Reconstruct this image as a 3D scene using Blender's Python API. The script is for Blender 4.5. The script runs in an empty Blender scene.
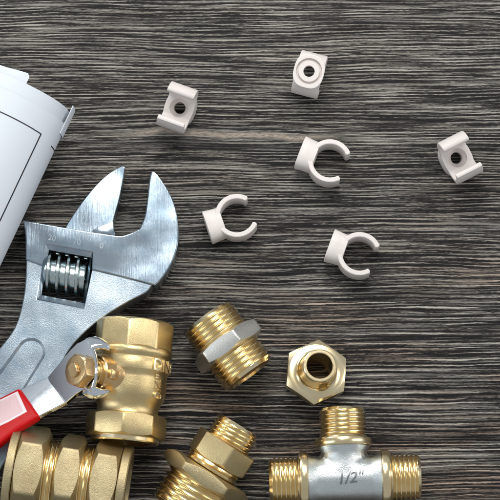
import bpy, bmesh, math, random
from mathutils import Vector, Matrix, noise as mnoise
R = math.radians
PI = math.pi
random.seed(4)
S = 0.00045                      # metres per picture unit (the half-inch thread is 21 mm = 47 units)
scene = bpy.context.scene
COL = scene.collection

# ------------------------------------------------------------------ camera
DIST, TILT = 2400.0, R(10.5)
CAM = Vector((0, -DIST*math.sin(TILT), DIST*math.cos(TILT)))
FWD = (-CAM).normalized()
UP = Vector((0, math.cos(TILT), math.sin(TILT)))
RIGHT = Vector((1, 0, 0))
cam_d = bpy.data.cameras.new('camera')
cam = bpy.data.objects.new('camera', cam_d)
COL.objects.link(cam)
cam.location = CAM*S
cam.rotation_euler = (TILT, 0, 0)
cam_d.sensor_width = 36
cam_d.lens = 36*DIST/500.0
cam_d.clip_start = 0.01
cam_d.clip_end = 20
scene.camera = cam

# ------------------------------------------------------------------ light
scene.view_settings.view_transform = 'Standard'
scene.view_settings.look = 'None'
scene.view_settings.exposure = 0
world = bpy.data.worlds.new('World')
scene.world = world
world.use_nodes = True
bg = world.node_tree.nodes['Background']
bg.inputs[0].default_value = (0.88, 0.94, 1.0, 1)
bg.inputs[1].default_value = 0.44

def area(name, loc, target, sx, sy, power, color):
    d = bpy.data.lights.new(name, 'AREA')
    d.shape = 'RECTANGLE'; d.size = sx; d.size_y = sy
    d.energy = power; d.color = color
    o = bpy.data.objects.new(name, d)
    COL.objects.link(o)
    o.location = loc
    o.rotation_euler = (Vector(target)-Vector(loc)).to_track_quat('-Z', 'Y').to_euler()
    return o
area('softbox_key', (0.02, 0.27, 0.46), (0.01, -0.01, 0), 0.30, 0.20, 1.75, (1.0, 0.98, 0.95))
area('softbox_low', (-0.395, 0.52, 0.255), (-0.094, -0.066, 0.02), 0.36, 0.22, 1.5, (1.0, 0.99, 0.97))
area('softbox_top', (-0.055, 0.235, 0.90), (-0.04, 0.02, 0.0), 0.11, 0.13, 0.24, (0.95, 0.98, 1.0))
area('softbox_side', (-0.60, -0.12, 0.40), (0, 0, 0), 0.16, 0.5, 0.8, (0.86, 0.93, 1.0))
area('softbox_right', (0.60, 0.05, 0.38), (0, 0, 0), 0.14, 0.5, 0.9, (1.0, 0.97, 0.93))

# ------------------------------------------------------------------ picture point -> place on the table
def ray(px, py):
    return (FWD*DIST + RIGHT*(px-250) + UP*(250-py)).normalized()
def P(px, py, z=0.0):
    d = ray(px, py)
    return CAM + d*((z-CAM.z)/d.z)
def PP(px, py, p0, n):
    d = ray(px, py)
    return CAM + d*((p0-CAM).dot(n)/d.dot(n))
def mag(p):
    return DIST/((p-CAM).dot(FWD))

# ------------------------------------------------------------------ materials
def new_mat(name):
    m = bpy.data.materials.new(name); m.use_nodes = True
    nt = m.node_tree
    return m, nt, nt.nodes['Principled BSDF']
def coords(nt, scale=(1, 1, 1)):
    tc = nt.nodes.new('ShaderNodeTexCoord')
    mp = nt.nodes.new('ShaderNodeMapping')
    mp.inputs['Scale'].default_value = tuple(s/S for s in scale)
    nt.links.new(tc.outputs['Object'], mp.inputs['Vector'])
    return mp.outputs[0]
def noise(nt, vec, scale, detail=3, rough=0.55, dist=0.0):
    n = nt.nodes.new('ShaderNodeTexNoise')
    n.inputs['Scale'].default_value = scale
    n.inputs['Detail'].default_value = detail
    n.inputs['Roughness'].default_value = rough
    n.inputs['Distortion'].default_value = dist
    nt.links.new(vec, n.inputs['Vector'])
    return n.outputs[0]
def math_n(nt, op, a, b=None, c=None, clamp=False):
    n = nt.nodes.new('ShaderNodeMath'); n.operation = op; n.use_clamp = clamp
    for i, v in enumerate((a, b, c)):
        if v is None: continue
        if isinstance(v, (int, float)): n.inputs[i].default_value = v
        else: nt.links.new(v, n.inputs[i])
    return n.outputs[0]
def ramp(nt, fac, stops, interp='LINEAR'):
    n = nt.nodes.new('ShaderNodeValToRGB')
    n.color_ramp.interpolation = interp
    e = n.color_ramp.elements
    while len(e) < len(stops): e.new(0.5)
    for k, (p, c) in enumerate(stops):
        e[k].position = p
        e[k].color = (c, c, c, 1) if isinstance(c, (int, float)) else (*c, 1)
    nt.links.new(fac, n.inputs[0])
    return n.outputs[0]
def mixc(nt, fac, a, b, mode='MIX'):
    n = nt.nodes.new('ShaderNodeMix'); n.data_type = 'RGBA'; n.blend_type = mode
    def put(sock, v):
        if isinstance(v, tuple): sock.default_value = (*v, 1)
        elif isinstance(v, (int, float)): sock.default_value = v
        else: nt.links.new(v, sock)
    put(n.inputs[0], fac); put(n.inputs[6], a); put(n.inputs[7], b)
    return n.outputs[2]
def bump(nt, b, h, dist, strength=1.0, prev=None):
    n = nt.nodes.new('ShaderNodeBump')
    n.inputs['Strength'].default_value = strength
    n.inputs['Distance'].default_value = dist*S
    nt.links.new(h, n.inputs['Height'])
    if prev: nt.links.new(prev, n.inputs['Normal'])
    nt.links.new(n.outputs[0], b.inputs['Normal'])
    return n.outputs[0]

def metal(name, col, rough, col2=None, grain=0.0, grain_scale=0.5, dist=0.5, wear=0.12, brushed=None, speck=0.0, wavy=0.0):
    m, nt, b = new_mat(name)
    b.inputs['Metallic'].default_value = 1
    v = coords(nt)
    big = noise(nt, v, 0.045, 4, 0.6)
    fine = noise(nt, v, grain_scale, 3, 0.6)
    c2 = col2 or tuple(x*0.72 for x in col)
    c = mixc(nt, ramp(nt, big, [(0.35, 0.0), (0.68, 1.0)]), col, c2)
    if speck:
        c = mixc(nt, math_n(nt, 'MULTIPLY', ramp(nt, fine, [(0.28, 1.0), (0.40, 0.0)]), speck), c, tuple(x*0.3 for x in col))
    nt.links.new(c, b.inputs['Base Color'])
    r = math_n(nt, 'MULTIPLY_ADD', big, wear*2, rough-wear)
    smear = noise(nt, coords(nt, (0.02, 0.09, 0.05)), 1.0, 5, 0.7, 1.2)
    r = math_n(nt, 'MULTIPLY_ADD', math_n(nt, 'SUBTRACT', smear, 0.5), wear*1.6, r)
    nt.links.new(r, b.inputs['Roughness'])
    prev = None
    if wavy:
        prev = bump(nt, b, noise(nt, v, 0.014, 1.5, 0.4), wavy, 1.0)
    if brushed:
        vb = coords(nt, brushed)
        prev = bump(nt, b, noise(nt, vb, 1.0, 4, 0.7), 0.5, 0.35, prev)
    if grain:
        bump(nt, b, fine, dist, grain, prev)
    return m

M = {}
M['brass_cast'] = metal('brass_cast', (0.80, 0.63, 0.33), 0.32, (0.64, 0.49, 0.25), 0.5, 1.3, 0.35, 0.08, speck=0.45)
M['brass_sand'] = metal('brass_sand', (0.58, 0.48, 0.28), 0.40, (0.46, 0.36, 0.20), 0.7, 1.3, 0.5, 0.06, speck=0.75)
M['brass'] = metal('brass', (0.93, 0.78, 0.50), 0.20, (0.84, 0.65, 0.36), 0.1, 0.25, 0.12, 0.05)
M['brass_turned'] = metal('brass_turned', (0.90, 0.76, 0.49), 0.23, (0.80, 0.63, 0.36), 0.1, 0.4, 0.2, 0.06)
M['brass_nut'] = metal('brass_nut', (0.74, 0.53, 0.28), 0.27, (0.62, 0.40, 0.19), 0.3, 0.3, 0.5, 0.06)
M['nickel'] = metal('nickel', (0.90, 0.89, 0.84), 0.34, (0.76, 0.74, 0.66), 0.4, 0.7, 0.5, 0.08, speck=0.3)
M['nickel_cast'] = metal('nickel_cast', (0.80, 0.83, 0.82), 0.27, (0.66, 0.70, 0.70), 0.6, 1.1, 0.45, 0.07, speck=0.6)
M['nickel_mark_shaded'] = metal('nickel_mark_shaded', (0.34, 0.36, 0.36), 0.35, None, 0.3, 0.8, 0.4)  # same metal as the tee body, darkened: shading round the figures put into the colour
M['chrome'] = metal('chrome', (0.84, 0.87, 0.90), 0.07, (0.80, 0.83, 0.87), 0.1, 0.1, 0.4, 0.03)
M['steel_polished'] = metal('steel_polished', (0.46, 0.53, 0.59), 0.22, (0.27, 0.35, 0.42), 0.1, 0.7, 0.2, 0.08, brushed=(0.45, 0.02, 0.1), wavy=7.0)
M['steel_cast'] = metal('steel_cast', (0.53, 0.60, 0.65), 0.33, (0.32, 0.40, 0.47), 0.45, 1.0, 0.4, 0.07, speck=0.35, wavy=5.0)
M['steel_worm'] = metal('steel_worm', (0.62, 0.68, 0.68), 0.22, (0.45, 0.52, 0.52), 0.2, 0.3, 0.3, 0.06)
M['etched'] = metal('etched', (0.46, 0.52, 0.56), 0.6, None, 0, wear=0.02)
def simple(name, col, rough, spec=0.5, coat=0.0, bumpd=0.0, bs=0.3, var=0.08):
    m, nt, b = new_mat(name)
    v = coords(nt)
    n = noise(nt, v, 0.05, 4, 0.6)
    nt.links.new(mixc(nt, n, tuple(min(1, x*(1+var)) for x in col), tuple(x*(1-var) for x in col)), b.inputs['Base Color'])
    rr_ = math_n(nt, 'MULTIPLY_ADD', noise(nt, v, 0.12, 5, 0.65, 0.8), 0.22, rough-0.11)
    nt.links.new(rr_, b.inputs['Roughness'])
    b.inputs['Specular IOR Level'].default_value = spec
    b.inputs['Coat Weight'].default_value = coat
    if bumpd: bump(nt, b, noise(nt, v, bs, 3), bumpd, 0.5)
    return m
M['plastic'] = simple('plastic', (0.73, 0.67, 0.635), 0.42, 0.4, bumpd=0.15, var=0.02)
M['paper'] = simple('paper', (0.69, 0.735, 0.79), 0.75, 0.25, bumpd=0.5, bs=0.03, var=0.015)
M['ink'] = simple('ink', (0.02, 0.022, 0.03), 0.6)
M['red'] = simple('red_vinyl', (0.55, 0.002, 0.004), 0.32, 0.22, coat=0.0, bumpd=0.2, bs=0.08)
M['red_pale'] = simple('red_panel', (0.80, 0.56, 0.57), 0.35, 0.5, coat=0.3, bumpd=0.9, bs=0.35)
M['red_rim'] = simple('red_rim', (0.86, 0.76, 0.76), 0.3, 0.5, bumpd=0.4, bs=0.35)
M['dark_seal'] = simple('dark_seal', (0.03, 0.03, 0.03), 0.5)

def wood():
    m, nt, b = new_mat('dark_wenge_wood')
    raw = coords(nt)
    sep = nt.nodes.new('ShaderNodeSeparateXYZ'); nt.links.new(raw, sep.inputs[0])
    x, y = sep.outputs[0], sep.outputs[1]
    def vec(sx, sy, yy=None, off=0.0):
        c = nt.nodes.new('ShaderNodeCombineXYZ')
        nt.links.new(math_n(nt, 'MULTIPLY_ADD', x, sx, off), c.inputs[0])
        nt.links.new(math_n(nt, 'MULTIPLY', yy or y, sy), c.inputs[1])
        return c.outputs[0]
    w1 = noise(nt, vec(1/330., 1/120.), 1, 2, 0.5)
    w2 = noise(nt, vec(1/50., 1/11., off=7), 1, 2, 0.5)
    w3 = noise(nt, vec(1/5., 1/2.5, off=17), 1, 2, 0.6)
    yy = math_n(nt, 'MULTIPLY_ADD', math_n(nt, 'SUBTRACT', w1, 0.5), 22, y)
    yy = math_n(nt, 'MULTIPLY_ADD', math_n(nt, 'SUBTRACT', w2, 0.5), 1.8, yy)
    yy = math_n(nt, 'MULTIPLY_ADD', math_n(nt, 'SUBTRACT', w3, 0.5), 0.9, yy)
    # growth-ring lines: fine stretched noise, two widths, plus short flecks
    a = noise(nt, vec(1/85., 1/1.75, yy), 1, 1.5, 0.5)
    aw = noise(nt, vec(1/120., 1/2.7, yy, 77), 1, 1.5, 0.5)
    rate = ramp(nt, math_n(nt, 'MULTIPLY_ADD', y, -1/700., noise(nt, vec(1/300., 1/45., yy, 5), 1, 2)), [(0.42, 0.0), (0.66, 1.0)])
    mx = nt.nodes.new('ShaderNodeMix')
    nt.links.new(rate, mx.inputs[0]); nt.links.new(a, mx.inputs[2]); nt.links.new(aw, mx.inputs[3])
    a = mx.outputs[0]
    a2 = noise(nt, vec(1/30., 1/0.95, yy, 31), 1, 2, 0.6)
    f = noise(nt, vec(1/6., 1/1.0, yy, 3), 1, 2, 0.6)
    patch = noise(nt, vec(1/150., 1/18., yy, 11), 1, 3, 0.6)
    v = math_n(nt, 'MULTIPLY', a, 0.66)
    v = math_n(nt, 'MULTIPLY_ADD', a2, 0.34, v)
    v = math_n(nt, 'MULTIPLY_ADD', math_n(nt, 'SUBTRACT', f, 0.5), 0.22, v)
    v = math_n(nt, 'MULTIPLY_ADD', math_n(nt, 'SUBTRACT', patch, 0.5), 0.16, v)
    h = ramp(nt, v, [(0.47, 0.0), (0.52, 0.11), (0.565, 0.45), (0.62, 1.0)])
    def lines(sp, off, lx, lo, hi, wmax):
        """separate pale grain lines: one per step of sp, each wandering, thinning and breaking off on its own"""
        u = math_n(nt, 'MULTIPLY_ADD', yy, 1.0/sp, off)
        i = math_n(nt, 'FLOOR', u)
        fr = math_n(nt, 'SUBTRACT', u, i)
        def cell(ly, o):
            c = nt.nodes.new('ShaderNodeCombineXYZ')
            nt.links.new(math_n(nt, 'MULTIPLY_ADD', x, 1.0/ly, o), c.inputs[0])
            nt.links.new(math_n(nt, 'MULTIPLY', i, 7.37), c.inputs[1])
            return noise(nt, c.outputs[0], 1, 2.5, 0.6)
        c0 = math_n(nt, 'MULTIPLY_ADD', math_n(nt, 'SUBTRACT', cell(90., off), 0.5), 0.9, 0.5)
        d = math_n(nt, 'ABSOLUTE', math_n(nt, 'SUBTRACT', fr, c0))
        n = math_n(nt, 'MULTIPLY_ADD', math_n(nt, 'SUBTRACT', f, 0.5), 0.18, cell(lx, off+40))
        w = nt.nodes.new('ShaderNodeMapRange')
        w.inputs[1].default_value = lo; w.inputs[2].default_value = hi
        w.inputs[3].default_value = 0.0; w.inputs[4].default_value = wmax
        nt.links.new(n, w.inputs[0])
        t = math_n(nt, 'DIVIDE', d, math_n(nt, 'MAXIMUM', w.outputs[0], 0.001))
        return math_n(nt, 'MULTIPLY_ADD', t, -2.0, 2.1, clamp=True)
    l1 = lines(5.4, 0.0, 115., 0.43, 0.66, 0.24)
    l2 = lines(3.1, 13.0, 85., 0.43, 0.66, 0.30)
    l1 = math_n(nt, 'MULTIPLY', l1, math_n(nt, 'MULTIPLY_ADD', rate, 0.55, 0.45))
    l2 = math_n(nt, 'MULTIPLY', l2, math_n(nt, 'MULTIPLY_ADD', rate, -0.45, 0.85))
    line = math_n(nt, 'MAXIMUM', l1, l2)
    line = math_n(nt, 'MULTIPLY', line, ramp(nt, math_n(nt, 'MULTIPLY_ADD', math_n(nt, 'SUBTRACT', f, 0.5), 0.5, patch), [(0.30, 0.35), (0.5, 1.0)]))
    h = math_n(nt, 'MAXIMUM', math_n(nt, 'MULTIPLY', h, 0.38), line, clamp=True)
    # one long warm streak with a dark crack below it
    wob = math_n(nt, 'MULTIPLY_ADD', math_n(nt, 'SUBTRACT', noise(nt, vec(1/70., 1/300., off=61), 1, 2), 0.5), 16, yy)
    near = lambda c, wd: math_n(nt, 'MULTIPLY_ADD', math_n(nt, 'ABSOLUTE', math_n(nt, 'SUBTRACT', wob, c)), -1.0/wd, 1.0, clamp=True)
    along = ramp(nt, math_n(nt, 'MULTIPLY_ADD', math_n(nt, 'ABSOLUTE', math_n(nt, 'ADD', x, 25)), -1/160., 1.0, clamp=True), [(0.1, 0.0), (0.55, 1.0)])
    streak = math_n(nt, 'MULTIPLY', math_n(nt, 'MULTIPLY', near(119, 5.0), along), ramp(nt, f, [(0.3, 0.4), (0.6, 1.0)]))
    crack = math_n(nt, 'MULTIPLY', near(108, 8.0), along)
    h = math_n(nt, 'MULTIPLY', h, math_n(nt, 'MULTIPLY_ADD', crack, -0.7, 1.0))
    h = math_n(nt, 'MAXIMUM', h, math_n(nt, 'MULTIPLY', streak, 0.95))
    tint = ramp(nt, noise(nt, vec(1/150., 1/30., yy, 51), 1, 2), [(0.46, 0.0), (0.62, 1.0)])
    south0 = ramp(nt, math_n(nt, 'MULTIPLY_ADD', y, -1/500., 0.5), [(0.2, 0.15), (0.8, 1.0)])
    south = math_n(nt, 'MAXIMUM', math_n(nt, 'MULTIPLY', tint, south0), math_n(nt, 'MULTIPLY', streak, 0.8))
    pale = mixc(nt, south, (0.44, 0.415, 0.365), (0.44, 0.335, 0.26))
    dark = mixc(nt, patch, (0.010, 0.0095, 0.010), (0.024, 0.022, 0.0215))
    nt.links.new(mixc(nt, h, dark, pale), b.inputs['Base Color'])
    nt.links.new(math_n(nt, 'MULTIPLY_ADD', h, 0.15, 0.5), b.inputs['Roughness'])
    b.inputs['Specular IOR Level'].default_value = 0.06
    bump(nt, b, math_n(nt, 'MULTIPLY_ADD', f, 0.3, h), 0.8, 0.6)
    return m
M['wood'] = wood()

# ------------------------------------------------------------------ mesh helpers (picture units; scaled to metres when linked)
class MB:
    def __init__(self): self.v = []; self.f = []
    def add(self, verts, faces, mat=None):
        o = len(self.v)
        self.v += [(mat @ Vector(p)) if mat else Vector(p) for p in verts]
        self.f += [tuple(o+i for i in f) for f in faces]
        return self
    def obj(self, name, m, root=None, sharp=32, label=None, part=None, flat=None):
        EDG = set()
        me = bpy.data.meshes.new(name)
        base = Vector(root.location)/S if root else Vector((0, 0, 0))
        me.from_pydata([(p-base)*S for p in self.v], [], self.f)
        bm = bmesh.new(); bm.from_mesh(me)
        bmesh.ops.remove_doubles(bm, verts=bm.verts, dist=0.005*S)
        bmesh.ops.recalc_face_normals(bm, faces=bm.faces)
        bm.to_mesh(me); bm.free()
        me.shade_smooth()
        me.set_sharp_from_angle(angle=R(sharp))
        for p in me.polygons:
            if len(p.vertices) > 8 or (flat and p.area > flat*S*S):
                p.use_smooth = False
                for k in p.edge_keys: EDG.add(k)
        if EDG:
            for e in me.edges:
                if e.key in EDG: e.use_edge_sharp = True
        me.materials.append(M[m] if isinstance(m, str) else m)
        o = bpy.data.objects.new(name, me); COL.objects.link(o)
        if root: o.parent = part or root
        if label: o['label'] = label
        return o
    def from_mesh(self, me, mat=None):
        return self.add([v.co.copy() for v in me.vertices], [tuple(p.vertices) for p in me.polygons], mat)

def thing(name, loc, label, cat, group=None):
    o = bpy.data.objects.new(name, None); COL.objects.link(o)
    o.empty_display_size = 0.01
    o.location = Vector(loc)*S
    o['label'] = label; o['category'] = cat
    if group: o['group'] = group
    return o

def frame(origin, axis, up=Vector((0, 0, 1)), k=1.0):
    z = Vector(axis).normalized()
    x = (up - z*up.dot(z)).normalized()
    y = z.cross(x)
    return Matrix.Translation(origin) @ Matrix((x, y, z)).transposed().to_4x4() @ Matrix.Scale(k, 4)

def revolve(col, n, closed=True, cap0=False, cap1=False):
    """col(theta) -> list of (r, z); every column the same length; closed joins last ring to first."""
    V, F = [], []
    for i in range(n):
        t = 2*PI*i/n
        c = col(t); k = len(c)
        V += [(r*math.cos(t), r*math.sin(t), z) for r, z in c]
    for i in range(n):
        j = (i+1) % n
        for q in range(k if closed else k-1):
            q2 = (q+1) % k
            F.append((i*k+q, j*k+q, j*k+q2, i*k+q2))
    if cap0: F.append(tuple(i*k for i in range(n)))
    if cap1: F.append(tuple(i*k+k-1 for i in reversed(range(n))))
    return V, F

def lathe(prof, n=96, bore=None):
    """solid of revolution; a bore radius makes it a tube"""
    if bore is None:
        return revolve(lambda t: prof, n, False, True, True)
    return revolve(lambda t: [(bore, prof[0][1])]+list(prof)+[(bore, prof[-1][1])], n)

def poly_r(t, af, n=6, rot=0.0, p=90):
    s = 0.0
    for i in range(n):
        c = math.cos(t-rot-2*PI*i/n)
        if c > 0: s += c**p
    return af/(s**(1.0/p))

def hexnut(af, z0, z1, bore, rot=0.0, ch0=True, ch1=True, n=6, seg=240, k=1.75, end=0.99, edge=0.7):
    """polygonal nut with turned chamfers; af = half across flats"""
    def col(t):
        r = poly_r(t, af, n, rot)
        re = af*end
        a = (r-re)/k if ch0 else edge
        b = (r-re)/k if ch1 else edge
        r0 = re if ch0 else r-edge
        r1 = re if ch1 else r-edge
        out = [(bore, z0), (r0-0.6, z0), (r0, z0+0.25), (r-0.3*bool(ch0), z0+a+0.1), (r, z0+a+0.9),
               (r, z1-b-0.9), (r-0.3*bool(ch1), z1-b-0.1), (r1, z1-0.25), (r1-0.6, z1), (bore, z1)]
        return out
    return revolve(col, seg)

def helix(col, pitch, z0, z1, per, seg, hand=1):
    """rows follow the helix, so crests and roots stay smooth; col(z, phase) -> r; returns ring columns"""
    rows = int((z1-z0)/pitch*per)+1
    cols = []
    for i in range(seg+1):
        t = i/seg
        c = []
        for q in range(rows+per+1):
            z = z0+(q-per)*pitch/per+pitch*t
            if z <= z0: ph = (-t) % 1.0; z = z0
            elif z >= z1: ph = ((z1-z0)/pitch-t) % 1.0; z = z1
            else: ph = (q/per) % 1.0
            c.append((col(z, ph), z))
        cols.append(c)
    return cols
def skin(cols, hand=1, pre=(), post=()):
    V, F = [], []
    n = len(cols)-1
    for i, c in enumerate(cols):
        t = 2*PI*i/n*hand
        full = list(pre)+c+list(post)
        k = len(full)
        V += [(r*math.cos(t), r*math.sin(t), z) for r, z in full]
    for i in range(n):
        for q in range(k):
            q2 = (q+1) % k
            F.append((i*k+q, (i+1)*k+q, (i+1)*k+q2, i*k+q2))
    return V, F
def thread(r, z0, z1, pitch, depth, bore, run0=3.0, crest=0.16, seg=144, per=12):
    """helical male thread; z0 is the free end (lead-in chamfer), bore inside"""
    rm = r-depth
    def col(z, ph):
        tri = min(1.0, max(0.0, (abs(ph*2-1)-crest)/(1-1.6*crest)))
        rr = r-depth*tri
        if run0: rr = min(rr, rm-0.5+(z-z0)*depth/run0*1.15)
        return rr
    return skin(helix(col, pitch, z0, z1, per, seg), 1, [(bore, z1), (bore, z0+2.5), (bore+2.0, z0), (rm-1.2, z0)])

def box(cx, cy, cz, sx, sy, sz):
    V = [(cx+a*sx/2, cy+b*sy/2, cz+c*sz/2) for a in (-1, 1) for b in (-1, 1) for c in (-1, 1)]
    F = [(0, 1, 3, 2), (4, 6, 7, 5), (0, 4, 5, 1), (2, 3, 7, 6), (0, 2, 6, 4), (1, 5, 7, 3)]
    return V, F

def beveled(V, F, w, seg=2):
    bm = bmesh.new()
    vs = [bm.verts.new(v) for v in V]
    for f in F: bm.faces.new([vs[i] for i in f])
    bmesh.ops.recalc_face_normals(bm, faces=bm.faces)
    es = [e for e in bm.edges if len(e.link_faces) == 2 and e.calc_face_angle(0) > R(25)]
    bmesh.ops.bevel(bm, geom=es, offset=w, segments=seg, profile=0.5, affect='EDGES', clamp_overlap=True)
    bm.verts.index_update()
    out = ([v.co.copy() for v in bm.verts], [tuple(v.index for v in f.verts) for f in bm.faces])
    bm.free()
    return out

def prism(pts, z0, z1, bev=1.5, seg=3):
    """extrude outline (x,y in table units), bevelled rims only"""
    bm = bmesh.new()
    lo = [bm.verts.new((p[0], p[1], z0)) for p in pts]
    hi = [bm.verts.new((p[0], p[1], z1)) for p in pts]
    n = len(pts)
    b = bm.faces.new(lo[::-1]); t = bm.faces.new(hi)
    for i in range(n): bm.faces.new((lo[i], lo[(i+1) % n], hi[(i+1) % n], hi[i]))
    bmesh.ops.recalc_face_normals(bm, faces=bm.faces)
    es = list(t.edges)+list(b.edges)
    bmesh.ops.bevel(bm, geom=es, offset=bev, segments=seg, profile=0.5, affect='EDGES', clamp_overlap=True)
    bm.verts.index_update()
    out = ([v.co.copy() for v in bm.verts], [tuple(v.index for v in f.verts) for f in bm.faces])
    bm.free()
    return out

def smooth_path(pts, n=6, corner=()):
    """Catmull-Rom through pts (closed); indices in corner stay sharp"""
    out = []
    N = len(pts)
    for i in range(N):
        p0, p1, p2, p3 = (Vector(pts[(i+k) % N]) for k in (-1, 0, 1, 2))
        if i in corner: p0 = p1
        if (i+1) % N in corner: p3 = p2
        if i in corner and (i+1) % N in corner:
            out.append(tuple(p1)); continue
        for q in range(n):
            t = q/n
            a = 0.5*((2*p1)+(p2-p0)*t+(2*p0-5*p1+4*p2-p3)*t*t+(3*p1-p0-3*p2+p3)*t**3)
            out.append(tuple(a))
    return out

def boolean(a, b, op='DIFFERENCE'):
    """(verts, faces) op (verts, faces) through the exact solver"""
    obs = []
    for k, (V, F) in enumerate((a, b)):
        me = bpy.data.meshes.new('tmp'); me.from_pydata([tuple(v) for v in V], [], F)
        bm = bmesh.new(); bm.from_mesh(me); bmesh.ops.recalc_face_normals(bm, faces=bm.faces); bm.to_mesh(me); bm.free()
        o = bpy.data.objects.new('tmp', me); COL.objects.link(o); obs.append(o)
    md = obs[0].modifiers.new('b', 'BOOLEAN'); md.operation = op; md.object = obs[1]; md.solver = 'EXACT'
    dg = bpy.context.evaluated_depsgraph_get()
    me = bpy.data.meshes.new_from_object(obs[0].evaluated_get(dg))
    out = ([v.co.copy() for v in me.vertices], [tuple(p.vertices) for p in me.polygons])
    for o in obs: bpy.data.objects.remove(o)
    return out

def text_mesh(s, size, depth, bold=0.0, shear=0.0, bev=0.0):
    cu = bpy.data.curves.new('t', 'FONT')
    cu.body = s; cu.size = size; cu.extrude = depth; cu.offset = bold; cu.shear = shear
    cu.align_x = 'CENTER'; cu.align_y = 'CENTER'; cu.resolution_u = 3
    cu.bevel_depth = bev
    o = bpy.data.objects.new('t', cu); COL.objects.link(o)
    dg = bpy.context.evaluated_depsgraph_get(); dg.update()
    me = bpy.data.meshes.new_from_object(o.evaluated_get(dg))
    bm = bmesh.new(); bm.from_mesh(me)
    bmesh.ops.triangulate(bm, faces=bm.faces)
    bmesh.ops.subdivide_edges(bm, edges=[e for e in bm.edges if e.calc_length() > size*0.2], cuts=2)
    bm.verts.index_update()
    out = ([v.co.copy() for v in bm.verts], [tuple(v.index for v in f.verts) for f in bm.faces])
    bm.free()
    bpy.data.objects.remove(o)
    return out

# ------------------------------------------------------------------ the setting
g = MB()
g.add(*box(0, 0, -10, 2400, 2400, 20))
tab = g.obj('tabletop', 'wood')
tab['kind'] = 'structure'

# ------------------------------------------------------------------ six white pipe clips
def clip_mesh():
    RO, RI, W = 22.0, 17.0, 27.0
    a0, a1 = R(48), R(312)                       # arms open towards +x
    n = 64
    outer, inner = [], []
    for i in range(n+1):
        a = a0+(a1-a0)*i/n
        outer.append((RO*math.cos(a), RO*math.sin(a)))
        inner.append((RI*math.cos(a), RI*math.sin(a)))
    def cap(a, s):
        c = Vector(((RO+RI)/2*math.cos(a), (RO+RI)/2*math.sin(a))); r = (RO-RI)/2*1.2
        return [(c.x+r*math.cos(a+s*k*PI/7), c.y+r*math.sin(a+s*k*PI/7)) for k in range(1, 7)]
    pts = outer+cap(a1, 1)+inner[::-1]+[p for p in cap(a0, -1)][::-1]
    ring = prism(pts, -W/2, W/2, 1.0, 2)
    mb = Matrix.Translation((0, 0, 0)) @ Matrix.Rotation(-PI/2, 4, 'Y')     # local z -> -x
    def boss_col(t):
        c, q = abs(math.cos(t)), abs(math.sin(t))
        e = 2.7
        f = lambda u, v: 1.0/((c/u)**e+(q/v)**e)**(1/e)
        return [(f(14.0, 15.8), 15), (f(14.4, 16.2), 24), (f(15.2, 17.0), 30.8), (f(14.9, 16.7), 31.4), (f(14.2, 16.0), 31.6)]
    V, F = revolve(boss_col, 96, False, True, True)
    boss = ([mb @ Vector(v) for v in V], F)
    body = boolean(ring, boss, 'UNION')
    V, F = revolve(lambda t: [(10.4, 28.4), (10.4, 34), (13.0, 34), (13.0, 28.4)], 64)
    body = boolean(body, ([mb @ Vector(v) for v in V], F))
    V, F = lathe([(9.2, 10), (9.2, 18.5), (5.6, 22.0), (5.6, 40)], 48)
    return boolean(body, ([mb @ Vector(v) for v in V], F))
CL = clip_mesh()
clip0 = MB().add(*CL).obj('pipe_clip', 'plastic', sharp=40)
GROUP = 'white plastic pipe clips'
def set_clip(o, px, py, z, mat, label, f=1.0):
    p = P(px, py, z); k = f/mag(p)
    o.matrix_world = Matrix.Translation(p*S) @ mat.to_4x4() @ Matrix.Scale(k, 4)
    o['label'] = label; o['category'] = 'pipe clip'; o['group'] = GROUP
clips = [clip0]
for i in range(5):
    c = clip0.copy(); COL.objects.link(c); clips.append(c)
def rz(d): return Matrix.Rotation(R(d), 3, 'Z')
def rx(d): return Matrix.Rotation(R(d), 3, 'X')
def ry(d): return Matrix.Rotation(R(d), 3, 'Y')
set_clip(clips[0], 237, 218, 16.2, rz(19), 'white C-shaped clip lying on its side closest to the wrench jaw')
set_clip(clips[1], 329.5, 163.5, 16.2, rz(-21), 'upper of the two white C-shaped clips lying on edge right of centre')
set_clip(clips[2], 359, 256, 16.2, rz(-20), 'white C-shaped clip lying on edge, the lowest clip, above the brass bushing')
# saddles: local +x (opening) points up; local z (pipe axis) lies on the table
def saddle(axis_deg, lean_axis=0.0, roll=0.0, down=False):
    m = rz(axis_deg) @ ry(lean_axis) @ rx(roll)
    base = Matrix(((0, 0, 1), (0, 1, 0), (1, 0, 0))) if not down else Matrix(((0, 0, 1), (0, 1, 0), (-1, 0, 0)))
    if base.determinant() < 0: base = base @ Matrix(((1, 0, 0), (0, -1, 0), (0, 0, 1)))
    return m @ base
set_clip(clips[3], 177.5, 107.5, 36, saddle(-20, 0.5, 13), 'white clip sitting on its base with its open saddle up, left of the others', 1.05)
set_clip(clips[4], 460, 157.5, 35.5, saddle(27, -1.5, 12), 'white clip with open saddle up by the right edge of the wood', 1.05)
set_clip(clips[5], 309.5, 74.5, 17, saddle(-15, 0, 9, True), 'white clip turned upside down, showing a round base with ring and hole')

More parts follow.
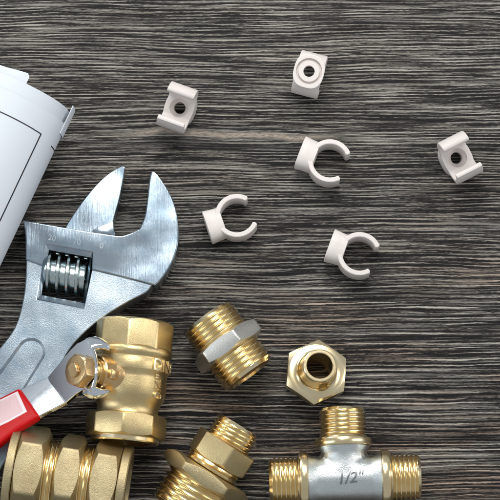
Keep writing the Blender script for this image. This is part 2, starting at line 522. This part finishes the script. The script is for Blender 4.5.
# ------------------------------------------------------------------ hex nipple (double male thread)
def fitting_frame(pa, pb, za, zb):
    A, B = P(*pa, za), P(*pb, zb)
    k = 1.0/mag((A+B)/2)
    return A, (B-A).normalized(), k, (B-A).length/k
A, ax, k, L = fitting_frame((207, 317.5), (249, 375), 33, 33)
root = thing('hex_nipple', (A+(B_:=ax*L*k/2))*1.0 if False else Vector(((A+ax*L*k/2).x, (A+ax*L*k/2).y, 0)),
             'short double-threaded brass nipple with a silver hex band round its middle', 'pipe fitting')
fm = frame(A, ax, k=k)
MB().add(*thread(29.5, 0, 30, 5.4, 3.0, 22, 4), fm).obj('thread', 'brass', root)
MB().add(*thread(29.5, 0, 30, 5.4, 3.0, 22, 4), frame(A+ax*L*k, -ax, k=k)).obj('thread', 'brass', root)
MB().add(*hexnut(33.2, L/2-8.6, L/2+8.6, 22, rot=R(14), end=0.97, k=2.2), fm).obj('hex_band', 'nickel', root)
MB().add(*lathe([(26.3, 24), (26.3, L-24)], 96, 21.6), fm).obj('neck', 'brass_turned', root)

# ------------------------------------------------------------------ reducing adapter (small thread, two hexes, large thread)
zc = 44.0
T0 = P(239, 425, zc+5)
T1 = P(183, 514, zc-5)
ax = (T1-T0).normalized(); k = 1.0/mag(P(212, 468, zc)); L = (T1-T0).length/k
root = thing('reducing_adapter', Vector((P(212, 468).x, P(212, 468).y, 0)),
             'stepped brass adapter with small and large threads and two hex collars by the bottom edge', 'pipe fitting')
fm = frame(T0, ax, k=k)
MB().add(*thread(24, 0, 24, 4.6, 2.6, 17, 3.5), fm).obj('small_thread', 'brass', root)
MB().add(*hexnut(28.6, 21.5, 45, 16, rot=R(12), ch0=False, end=0.985), fm).obj('small_hex', 'brass_cast', root)
MB().add(*lathe([(26, 44.5), (28, 45.5), (28.6, 47), (26.6, 48.5), (28.6, 50), (28.4, 52), (26, 55)], 96, 16), fm).obj('ring', 'brass', root)
MB().add(*hexnut(42, 54, 69.5, 28, rot=R(-3), end=0.975), fm).obj('large_hex', 'brass_sand', root)
MB().add(*thread(37, 0, 36, 6.4, 3.4, 29, 4), frame(T0+ax*k*(L), -ax, k=k)).obj('large_thread', 'brass', root)

# ------------------------------------------------------------------ hex bushing standing on its thread
C0 = P(313.7, 377.2, 0)
k = 1.0/mag(P(316, 375, 25))
root = thing('hex_bushing', C0, 'polished brass hex bushing standing upright with a round open neck', 'pipe fitting')
fm = Matrix.Translation(C0) @ Matrix.Rotation(R(5), 4, 'Y') @ Matrix.Rotation(R(-5), 4, 'X') @ Matrix.Rotation(R(-5), 4, 'Z') @ Matrix.Scale(k, 4)
MB().add(*thread(22, 0, 13, 4.4, 2.4, 15, 3), fm).obj('thread', 'brass', root)
MB().add(*hexnut(29.2, 12, 27, 13, rot=0, end=0.955, k=1.9), fm).obj('hex_flange', 'brass_turned', root)
prof = [(25, 27.05), (22, 27.4), (19.8, 28.6), (18, 31.2), (17.2, 35), (16.8, 42), (16.7, 52), (16.4, 53.4), (15.6, 54)]
def neck_col(t):
    return prof+[(13.4, 54), (12.7, 53.2), (12.6, 50), (12.6, 8), (14, 8), (14, 27.0)]
MB().add(*revolve(neck_col, 96), fm).obj('neck', 'brass_turned', root)

# ------------------------------------------------------------------ tee with three threaded ends
zt = 31.0
CT = P(344.5, 479, zt)
k = 1.0/mag(CT)
dx = (P(404, 477.3, zt)-P(285, 480.5, zt)).normalized()
dy = Vector((-dx.y, dx.x, 0))
root = thing('threaded_tee', Vector((CT.x, CT.y, 0)), 'silver tee piece with three gold threaded ends and a raised half inch mark', 'pipe fitting')
def tube(r, ln, origin, axis, kk=1.0, n=64, r0=None):
    return [frame(origin, axis, k=kk) @ Vector(v) for v in lathe([(r0 or r, 0), (r, ln)], n)[0]], lathe([(r, 0), (r, ln)], n)[1]
I = Vector((0, 0, 0))
X, Y, Z = Vector((1, 0, 0)), Vector((0, 1, 0)), Vector((0, 0, 1))
def solid(prof, origin, axis, n=80):
    V, F = lathe(prof, n)
    f = frame(origin, axis)
    return [f @ Vector(v) for v in V], F
run = solid([(24, -39), (25.5, -37), (24, -33), (22.2, -27), (22.2, 27), (24, 33), (25.5, 37), (24, 39)], I, X)
brn = solid([(20, -2), (21.8, 2), (21.6, 22), (22.6, 27), (26.5, 32.5), (25.5, 34)], I, Y)
body = boolean(run, brn, 'UNION')
tm = Matrix.Translation(CT) @ Matrix((dx, dy, Z)).transposed().to_4x4() @ Matrix.Scale(k, 4)
# soften the crotch where the branch meets the run
bm = bmesh.new()
vs = [bm.verts.new(v) for v in body[0]]
for f in body[1]:
    try: bm.faces.new([vs[i] for i in f])
    except ValueError: pass
bmesh.ops.remove_doubles(bm, verts=bm.verts, dist=0.02)
bmesh.ops.triangulate(bm, faces=bm.faces)
for it in range(2):
    bmesh.ops.subdivide_edges(bm, edges=[e for e in bm.edges if e.calc_length() > 3.0 and abs(e.verts[0].co.x) < 34 and e.verts[0].co.y < 30], cuts=1)
    bmesh.ops.triangulate(bm, faces=bm.faces)
for it in range(14):
    sm = [v for v in bm.verts if abs(abs(v.co.x)-v.co.y) < 9 and abs(v.co.x) < 27 and 8 < v.co.y < 27 or (abs(v.co.x) < 22 and -2 < v.co.y < 9 and abs(v.co.z) > 18.5)]
    bmesh.ops.smooth_vert(bm, verts=sm, factor=0.5, use_axis_x=True, use_axis_y=True, use_axis_z=True)
bm.verts.index_update()
body = ([v.co.copy() for v in bm.verts], [tuple(v.index for v in f.verts) for f in bm.faces])
bm.free()
body_o = MB().add(*body, tm).obj('body', 'nickel_cast', root, sharp=50)
for d, off in ((X, 36), (-X, 36), (Y, 31.5)):
    f = tm @ frame(d*off, d)
    MB().add(*lathe([(25, 0), (28.2, 1.2), (28.6, 2.5), (28.6, 7), (27.8, 8.6), (24.6, 9.6), (23.8, 11), (21.2, 13)], 96, 15), f).obj('collar', 'brass_turned', root)
    f2 = tm @ frame(d*(off+39.5), -d)
    MB().add(*thread(23.6, 0, 28, 4.6, 2.5, 17, 3.5), f2).obj('thread', 'brass', root)
V, F = text_mesh('1/2"', 16, 1.9, 0.0, 0.25, 0.15)
rt = Matrix.Rotation(R(6), 4, 'Z')
W = []
for v in V:
    q = rt @ Vector((v[0], v[1], 0))
    a = (q.y-1)/22.2
    rr = 22.0+v[2]
    W.append((q.x+4, rr*math.sin(a), rr*math.cos(a)))
MB().add(W, F, tm).obj('raised_mark', 'nickel_mark_shaded', root, part=body_o)

# ------------------------------------------------------------------ ball valve
zv = 40.0
V0, V1 = P(135.5, 322, zv), P(124.5, 444, zv)
ax = (V1-V0).normalized(); k = 1.0/mag(P(130, 380, zv)); L = (V1-V0).length/k
root = thing('ball_valve', Vector((P(130, 380).x, P(130, 380).y, 0)),
             'brass ball valve with a chrome lever and red grip lying across the wrench handle', 'valve')
fm = frame(V0, ax, k=k)
MB().add(*hexnut(36.6, 0, 32, 27, rot=R(22.5+6), n=8, seg=256, end=0.975, k=1.3, ch1=False), fm).obj('end_collar', 'brass_cast', root)
bprof = [(34.5, 26), (37.5, 27.5), (39.3, 29.5), (39.8, 32.5), (39.2, 35.5), (37.6, 37.3), (37.3, 38.5), (38.2, 41), (38.3, 50), (37.6, 52.5), (36.4, 53.4),
         (36.4, 58), (36.6, 66), (36.2, 74), (34.8, 79), (32.3, 83), (30.9, 86.5), (30.6, 91), (31.5, 94), (33, 97)]
valve_body = MB().add(*lathe(bprof, 128), fm).obj('body', 'brass_cast', root, sharp=60)
MB().add(*hexnut(37.4, 94, L-6, 20, rot=R(22.5+2), n=8, seg=256, end=0.985, k=1.5, ch0=True), fm).obj('end_hex', 'brass_cast', root)
MB().add(*lathe([(31, L-7), (34, L-6.2), (34, L-2.2), (33, L-1)], 96, 24), fm).obj('end_ring', 'brass_turned', root)
# cast marks wrapped round the body; local frame: x up, z along the axis, y = axis x up (picture right when axis points down)
def wrap(V, rad, ang0, zpos, turn):
    out = []
    for v in V:
        if turn: c, l = v[1], -v[0]            # reads up the axis
        else: c, l = v[0], -v[1]               # reads round the body
        a = ang0 + c/rad*SGN
        rr = rad+v[2]
        out.append((rr*math.cos(a), rr*math.sin(a), zpos+l))
    return out
SGN = -1 if (fm.to_3x3() @ Vector((0, 1, 0))).x < 0 else 1
V, F = text_mesh('DN20', 17, 1.7, 0.1, 0, 0.3)
MB().add(wrap(V, 38.0, SGN*R(68), 45.6, False), F, fm).obj('raised_mark', 'brass_turned', root, part=valve_body)
V, F = text_mesh('3/4"', 15, 1.7, 0.1, 0, 0.3)
V = [Vector((v[0], -v[1]*-1, v[2])) for v in V]
def wrap_up(V, rad, ang0, zpos):
    out = []
    for v in V:
        a = ang0 + SGN*(-v[1])/rad
        out.append(((rad+v[2])*math.cos(a), (rad+v[2])*math.sin(a), zpos-v[0]))
    return out
MB().add(wrap_up(V, 36.3, SGN*R(55), 66), F, fm).obj('raised_mark', 'brass_turned', root, part=valve_body)

# stem, bonnet, lever: the stem leans up and left out of the body
SB = V0+ax*k*58
w = Vector((-0.70, 0.03, 0.714)).normalized()
sm = frame(SB, w, k=k)
MB().add(*lathe([(26, 12), (25, 22), (22, 31), (19.5, 35), (18.8, 37), (18.8, 47.5), (17.8, 48.6), (10, 48.6)], 96), sm).obj('bonnet', 'brass_nut', root, sharp=40)
MB().add(*lathe([(14, 48), (14.5, 49), (14.5, 53), (12.5, 53.5), (12.5, 58)], 64), sm).obj('gland', 'brass', root)
fr = (Vector((0.714, 0, 0.70)) + Vector((0, -0.12, 0))).normalized()
V, F = beveled(*box(0, 0, 0, 9.5, 9.5, 7), 1.2, 2)
MB().add(V, F, frame(SB+w*41*k+fr*(19.5)*k, fr, up=Vector((0.2, 1, 0)), k=k)).obj('stop_lug', 'brass_nut', root)
MB().add(*hexnut(15.0, 61.5, 74, 5, rot=R(10), ch0=False, end=0.97, k=1.3), sm).obj('nut', 'brass_nut', root)
def dcol(t):
    x = min(7.6, 5.6/max(1e-6, abs(math.cos(t-0.5))))
    return [(x, 60), (x, 76.4), (x-0.7, 77.2)]
MB().add(*revolve(dcol, 96, False, True, True), sm).obj('stem', 'brass_nut', root, sharp=40)
# lever: flat plate square to the stem, one bend, then the handle
PL0 = SB+w*60.0*k
def on1(px, py): return PP(px, py, PL0, w)
b1, b2 = on1(47.5, 377), on1(65.5, 402.5)
e1 = (b2-b1).normalized()
e2 = (Vector((-27, -15, 1))).normalized()
n2 = e1.cross(e2); n2 = n2 if n2.z > 0 else -n2
n2.normalize()
def on2(px, py): return PP(px, py, b1, n2)
def sheet(polys, normals, th):
    """list of planar polygons sharing edges -> one solid of thickness th below the faces"""
    bm = bmesh.new()
    cache = {}
    def vert(p):
        key = (round(p.x, 2), round(p.y, 2), round(p.z, 2))
        if key not in cache: cache[key] = bm.verts.new(p)
        return cache[key]
    for poly in polys: bm.faces.new([vert(p) for p in poly])
    bmesh.ops.recalc_face_normals(bm, faces=bm.faces)
    for f in bm.faces:
        pass
    if sum(f.normal.z for f in bm.faces) < 0: bmesh.ops.reverse_faces(bm, faces=bm.faces)
    bmesh.ops.solidify(bm, geom=list(bm.faces), thickness=th)
    bmesh.ops.recalc_face_normals(bm, faces=bm.faces)
    es = [e for e in bm.edges if len(e.link_faces) == 2 and e.calc_face_angle(0) > R(25)]
    bmesh.ops.bevel(bm, geom=es, offset=0.9, segments=2, profile=0.5, affect='EDGES', clamp_overlap=True)
    bm.verts.index_update()
    out = ([v.co.copy() for v in bm.verts], [tuple(v.index for v in f.verts) for f in bm.faces])
    bm.free()
    return out
plate = [on1(*p) for p in ((85, 339), (77, 343), (70, 350))]+[b1, b2]+[on1(*p) for p in ((76, 393.5), (84, 389), (89, 392), (92.5, 386), (94.5, 378), (95, 366), (93.5, 354), (91, 345))]
flat = [b1, on2(21, 389), on2(-24, 411), on2(-8, 442), on2(39, 416), b2]
lever = MB().add(*sheet([plate, flat], None, 5.0)).obj('lever', 'chrome', root, sharp=30, flat=40)
# the two stop tongues bent down towards the body
for (pa, pb) in (((83, 338), (91, 352)), ((80, 394), (91, 384))):
    c = (on1(*pa)+on1(*pb))/2
    wd = 15*k
    vdir = (on1(*pb)-on1(*pa)).normalized()
    prof = []
    o = MB()
    tdir = (fr*0.62-w).normalized()
    odir = tdir.cross(vdir)
    out_v = vdir
    ring = []
    n = 9
    for i in range(n):
        t = i/(n-1)
        dn = (1.6+19*t)*k
        bulge = 3.5*k*math.sin(t*PI*0.9)
        base = c + tdir*dn + (Vector((0, 1, 0)) if pa[1] < 360 else Vector((0, -1, 0)))*bulge
        hw = wd/2*(1-0.30*t**4)
        for q in range(12):
            a = 2*PI*q/12
            sgn = lambda s: math.copysign(abs(s)**0.6, s)
            ring.append(base + vdir*hw*sgn(math.cos(a)) + odir.normalized()*3.6*k*sgn(math.sin(a)))
    F = []
    for i in range(n-1):
        for q in range(12):
            F.append((i*12+q, i*12+(q+1) % 12, (i+1)*12+(q+1) % 12, (i+1)*12+q))
    F.append(tuple(range(12))); F.append(tuple((n-1)*12+q for q in range(12)))
    o.add(ring, F).obj('tongue', 'chrome', root, sharp=50, part=lever)
# red grip: a thick sleeve over the end of the lever
gp = [on2(21.5, 387.5), on2(0, 398.5), on2(-40, 418), on2(-22, 455), on2(-4, 446), on2(14, 433.5), on2(41, 417.5), on2(33, 414.5)]
gp = [on2(20.5, 388.5), on2(0, 399), on2(-40, 419), on2(-20, 456), on2(0, 445), on2(19, 430), on2(40.5, 417)]
def slab(poly, n, up, down, bev, seg=3):
    bm = bmesh.new()
    hi = [bm.verts.new(p+n*up) for p in poly]; lo = [bm.verts.new(p-n*down) for p in poly]
    N = len(poly)
    bm.faces.new(hi); bm.faces.new(lo[::-1])
    for i in range(N): bm.faces.new((hi[i], lo[i], lo[(i+1) % N], hi[(i+1) % N]))
    bmesh.ops.recalc_face_normals(bm, faces=bm.faces)
    es = [e for e in bm.edges if e.calc_face_angle(0) > R(30)]
    bmesh.ops.bevel(bm, geom=es, offset=bev, segments=seg, profile=0.5, affect='EDGES', clamp_overlap=True)
    bm.verts.index_update()
    out = ([v.co.copy() for v in bm.verts], [tuple(v.index for v in f.verts) for f in bm.faces])
    bm.free(); return out
grip = MB().add(*slab(gp, n2, 3.0, 6.5, 3.4, 5)).obj('grip', 'red', root, flat=150)
pp = [on2(19.5, 391.5), on2(-12, 407), on2(2, 425.5), on2(9.5, 423), on2(31, 412.5)]
pp = [on2(18.5, 393), on2(0, 402), on2(-14, 409), on2(-4, 430), on2(9, 424), on2(28, 413.5)]
cp = sum(pp, Vector((0, 0, 0)))/len(pp)
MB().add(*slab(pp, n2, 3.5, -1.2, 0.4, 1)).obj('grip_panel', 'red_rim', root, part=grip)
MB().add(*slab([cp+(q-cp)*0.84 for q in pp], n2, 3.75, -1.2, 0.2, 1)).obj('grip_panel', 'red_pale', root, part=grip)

# ------------------------------------------------------------------ compression coupling
zk = 46.0
K0, K1 = P(8, 472, zk), P(126, 490, zk)
ax = (K1-K0).normalized(); k = 1.0/mag((K0+K1)/2); L = (K1-K0).length/k
root = thing('compression_coupling', Vector(((K0+K1).x/2, (K0+K1).y/2, 0)),
             'dull brass compression coupling with three hex sections and rough faces, cut by the bottom edge', 'pipe fitting')
fm = frame(K0, ax, k=k)
def hexk(af, a, b, rot, m='brass_sand', nm='hex_nut'):
    MB().add(*hexnut(af, a, b, 34, rot=R(rot), end=0.985, k=1.6), fm).obj(nm, m, root)
MB().add(*lathe([(42, 0), (44.5, 1), (44.8, 2), (44.8, 8.2), (44, 9)], 96, 30), fm).obj('end_ring', 'brass_sand', root)
hexk(44.0, 9.3, 38, -4+180)
MB().add(*thread(38.5, 36, 53, 4.4, 2.6, 30, 0), fm).obj('thread', 'brass', root)
hexk(42.0, 49.5, 74, -7+180, nm='body_hex')
MB().add(*thread(38.5, 72, 88, 4.4, 2.6, 30, 0), fm).obj('thread', 'brass', root)
hexk(43.0, 85, 112, -5+180)
MB().add(*lathe([(43, 112.3), (43.8, 113), (43.8, 120), (42.5, 121.2)], 96, 30), fm).obj('end_ring', 'brass_sand', root)

# ------------------------------------------------------------------ adjustable wrench
ZT = 37.0
def W2(pts, z=ZT): return [tuple(P(x, y, z).xy) for x, y in pts]
root = thing('adjustable_wrench', Vector((P(70, 300).x, P(70, 300).y, 0)),
             'large steel adjustable wrench with open jaws and a knurled worm screw', 'wrench')
head = [(22.5, 220), (60, 226.5), (90, 231.5), (113, 235), (122, 235.5), (132, 232.5), (139.5, 228.5), (144.5, 216), (147, 200), (148.5, 185), (150.5, 174), (153, 171),
        (158, 175), (165, 185), (171.5, 197), (176.5, 212), (178.5, 228), (178, 244), (174, 258), (168, 270), (160, 281), (154.5, 285.5),
        (130, 279), (110, 274), (91.5, 269.5), (92.5, 252.5), (70, 248.5), (46, 244.5), (43, 266), (25.5, 259.5), (25.5, 247), (25, 232)]
hd = prism(W2(smooth_path(head, 4, (0, 3, 6, 21, 24, 25, 27, 28, 29))), 3, ZT, 1.6, 3)
head_o = MB().add(*hd).obj('fixed_jaw', 'steel_polished', root, sharp=28)
ZH = 35.0
hand = [(26.2, 258), (44, 264), (37.5, 298.5), (84, 307.5), (92.3, 267.5), (110, 272), (130, 277), (152.5, 284.5), (146, 292.5), (130, 301), (113, 311), (97, 322), (82, 335), (70, 349), (61, 364), (52, 383),
        (43, 400), (25, 430), (-5, 478), (-70, 470), (-44, 410), (-22, 376), (-2, 350), (12, 332), (19, 316), (23.5, 296), (25.5, 278)]
hs = prism(W2(smooth_path(hand, 4, (0, 1, 2, 3, 4, 7, 18, 19)), ZH), 5, ZH, 1.8, 3)
# long recess in the handle with a round end
c0, c1 = P(31, 352, ZH), P(-40, 458, ZH)
d = (c1-c0).normalized(); nrm = Vector((-d.y, d.x, 0))
rr = 14.0
def slot(r, z):
    o = []
    for i in range(25):
        a = PI*i/24
        o.append(c0 - d*r*math.sin(a) + nrm*r*math.cos(a))
    o += [c1-nrm*r*1.4, c1+nrm*r*1.4]
    return [Vector((p.x, p.y, z)) for p in o]
lo, hi = slot(rr-2.6, ZH-1.7), slot(rr+2.6, ZH+1.7)
m_ = len(lo)
cut = (lo+hi, [tuple(range(m_)), tuple(range(2*m_-1, m_-1, -1))]+[(i, (i+1) % m_, m_+(i+1) % m_, m_+i) for i in range(m_)])
hs2 = boolean(hs, cut)
MB().add(*hs2).obj('handle', 'steel_cast', root, sharp=28)
ridge = []
# rim of the recess, a soft raised bead
def tube_along(path, r, n=8):
    V, F = [], []
    m = len(path)
    for i, p in enumerate(path):
        t = (path[min(m-1, i+1)]-path[max(0, i-1)]).normalized()
        s = t.cross(Vector((0, 0, 1))).normalized()
        for q in range(n):
            a = 2*PI*q/n
            V.append(p+s*r*math.cos(a)+Vector((0, 0, 1))*r*0.55*math.sin(a))
    for i in range(m-1):
        for q in range(n):
            F.append((i*n+q, i*n+(q+1) % n, (i+1)*n+(q+1) % n, (i+1)*n+q))
    return V, F
jaw = [(125, 167), (121, 166.5), (110, 172.5), (98, 183), (86, 197), (75, 212), (66, 226), (66, 240), (115, 246), (115, 233), (113.5, 228), (113, 222), (115, 214), (119, 200), (123, 180)]
jz = 31.0
jaw_o = MB().add(*prism(W2(smooth_path(jaw, 4, (0, 6, 7, 8, 9, 11)), jz), 8, jz, 1.5, 3)).obj('movable_jaw', 'steel_polished', root, sharp=28)
jb = [(91.5, 230.5), (98, 226.5), (113.3, 221), (114.2, 234.5), (112, 236), (95, 233.5)]
MB().add(*prism(W2(jb, jz+1.2), 12, jz+1.2, 0.8, 2)).obj('jaw_shoe', 'steel_polished', root, part=jaw_o)
# chamfered lip round the window of the worm
o4 = [P(45.6, 243.8, ZT), P(92.6, 252.0, ZT), P(84.4, 308.0, ZT), P(36.9, 298.8, ZT)]
cen = sum(o4, Vector((0, 0, 0)))/4
i4 = [P(48.6, 249.2, ZT), P(89.6, 256.6, ZT), P(82.2, 302.2, ZT), P(41.0, 294.4, ZT)]
V = []
for p, q in zip(o4, i4):
    V += [Vector((p.x, p.y, ZT-0.5)), Vector((q.x, q.y, ZT-4.0)), Vector((q.x, q.y, ZT-9)), Vector((p.x, p.y, ZT-9))]
F = []
for i in range(4):
    for j in range(4):
        F.append((i*4+j, ((i+1) % 4)*4+j, ((i+1) % 4)*4+(j+1) % 4, i*4+(j+1) % 4))
MB().add(V, F).obj('window_lip', 'steel_polished', root, sharp=10, part=head_o)
# worm screw
wc = P(65.2, 275.5, 20)
wa = (P(110, 283, 20)-P(20, 268, 20)).normalized()
k = 1.0/mag(wc)
def worm_r(z, ph):
    x = abs(ph*2-1)
    rise = min(1.0, max(0.0, (0.50-x)/0.26))
    r = 14.6+5.6*rise*rise*(3-2*rise)
    return min(r, 15.0+min(z+21, 21-z)*2.5)
MB().add(*skin(helix(worm_r, 9.7, -21, 21, 26, 96), 1, [(2, -21)], [(2, 21)]), frame(wc, wa, k=k)).obj('worm_screw', 'steel_worm', root, sharp=40)
# rack teeth of the moving jaw showing over the worm
rk = MB()
for i in range(5):
    p = P(49.5+i*9.4, 249.5+i*1.6, 17)
    V, F = beveled(*box(0, 0, 0, 5.0, 9, 14), 0.8, 1)
    rk.add(V, F, Matrix.Translation(p) @ Matrix.Rotation(math.atan2(wa.y, wa.x), 4, 'Z'))
rk.obj('rack', 'steel_worm', root, part=jaw_o)
# etched scale and figures on the head
sc = MB()
for i in range(26):
    px, py = 36+i*2.62, 223.8+i*0.44
    p = P(px, py, ZT); ln = 6.5 if i % 5 == 0 else 4.0
    t = Matrix.Translation(p) @ Matrix.Rotation(R(-9), 4, 'Z')
    sc.add(*box(0, -ln/2-0.8, 0.0, 0.5, ln, 0.5), t)
sc.obj('scale_marks', 'etched', root, part=head_o)
tx = MB()
for s, px, py in (('20', 52, 238), ('10', 77, 242), ('0', 101.5, 246)):
    V, F = text_mesh(s, 8.0, 0.3, 0.02)
    tx.add(V, F, Matrix.Translation(P(px, py, ZT)) @ Matrix.Rotation(R(-9), 4, 'Z'))
tx.obj('scale_figures', 'etched', root, part=head_o)
im = MB()
for (a, b) in (((78.5, 213.5), (84.5, 214)), ((84.5, 214), (81.5, 221))):
    p, q = P(*a, jz), P(*b, jz)
    t = Matrix.Translation((p+q)/2) @ Matrix.Rotation(math.atan2((q-p).y, (q-p).x), 4, 'Z')
    im.add(*box(0, 0, 0, (q-p).length, 0.7, 0.24), t)
im.obj('index_mark', 'etched', root, part=jaw_o)

# ------------------------------------------------------------------ rolled drawing
RR = 57.0
zr = RR+1.5
e0, e1_ = P(72, 112, zr), P(-12, 290, zr)      # right-hand silhouette of the roll
d = (e1_-e0).normalized()                       # along the roll, away from its open end
nl = Vector((-d.y, d.x, 0)); nl = nl if nl.x < 0 else -nl
c0 = e0 + nl*RR
root = thing('paper_roll', Vector((c0.x, c0.y, 0)), 'rolled white technical drawing with a thin black border line', 'drawing')
def tube_pt(r, a, s):                           # a = 0 at the right side, 90 deg on top
    return c0 + d*s - nl*r*math.cos(a) + Vector((0, 0, 1))*r*math.sin(a)
def paper(rf, a0, a1, s0f, s1, n=72, m=14, th=0.7):
    """curved sheet; rf(angle) radius, s0f(angle) where its front edge lies"""
    V, F = [], []
    for lay in (0, 1):
        for i in range(n+1):
            a = a0+(a1-a0)*i/n
            for j in range(m+1):
                s = s0f(a)+(s1-s0f(a))*j/m
                V.append(tube_pt(rf(a)-lay*th, a, s))
    o = (n+1)*(m+1)
    w_ = m+1
    for i in range(n):
        for j in range(m):
            q = (i*w_+j, (i+1)*w_+j, (i+1)*w_+j+1, i*w_+j+1)
            F.append(q); F.append(tuple(o+t for t in reversed(q)))
    for i in range(n):
        for j in (0, m):
            F.append((i*w_+j, (i+1)*w_+j, o+(i+1)*w_+j, o+i*w_+j))
    for j in range(m):
        for i in (0, n):
            F.append((i*w_+j, i*w_+j+1, o+i*w_+j+1, o+i*w_+j))
    return V, F
outer = MB().add(*paper(lambda a: RR, R(-170), R(186), lambda a: 15+2*math.sin(a), 420, 96, 14, 1.1)).obj('outer_sheet', 'paper', root, sharp=40)
MB().add(*paper(lambda a: RR-3.4, R(-40), R(300), lambda a: 0.5+2*math.sin(a), 400)).obj('inner_sheet', 'paper', root, sharp=40)
MB().add(*paper(lambda a: RR-6.5, R(75), R(300), lambda a: -8.5+3.5*min(1, max(0, (a-R(75))/0.5))+3*max(0, 1-(a-R(75))/0.06)**2, 400)).obj('inner_sheet', 'paper', root, sharp=40)
MB().add(*paper(lambda a: RR+0.9+max(0, R(8)-a)*3.0, R(-30), R(9), lambda a: -4-3*math.sin(a), 26, 30, 6, 0.8)).obj('sheet_corner', 'paper', root, sharp=40)
def ang_of(px, py):                             # angle on the outer sheet met by the sight line
    best = None
    for i in range(0, 1700):
        a = R(i*0.1)
        for_s = None
        # solve s so the point projects to the pixel, keep the best angle
        p = tube_pt(RR, a, 0)
        r = ray(px, py)
        nn = r.cross(d)
        dist_ = abs((p-CAM).dot(nn))/nn.length
        if best is None or dist_ < best[0]:
            # s by closest point
            w0 = CAM-p; b = r.dot(d); den = 1-b*b
            s = (d.dot(w0)-b*r.dot(w0))/den
            best = (dist_, a, s)
    return best[1], best[2]
aL, sL = ang_of(41, 134)
aE, sE = ang_of(20, 176)
ln = MB()
TH = 0.55
def line_strip(r, a0, a1, s0, s1, n):
    ln.add(*paper(lambda a: r, a0, a1, lambda a: s0, s1, n, 1, 0.25))
line_strip(RR+0.22, aL, R(200), sL-TH, sL+TH, 60)
line_strip(RR+0.22, aL-TH*1.3/RR, aL+TH*1.3/RR, sL-TH, 400, 1)
ln.obj('border_line', 'ink', root, part=outer)
ln = MB()
aQ, sQ = ang_of(51, 146)
line_strip(RR+0.22, R(-40), aQ, sQ-TH, sQ+TH, 20)
ln.obj('border_line', 'ink', root, part=outer)
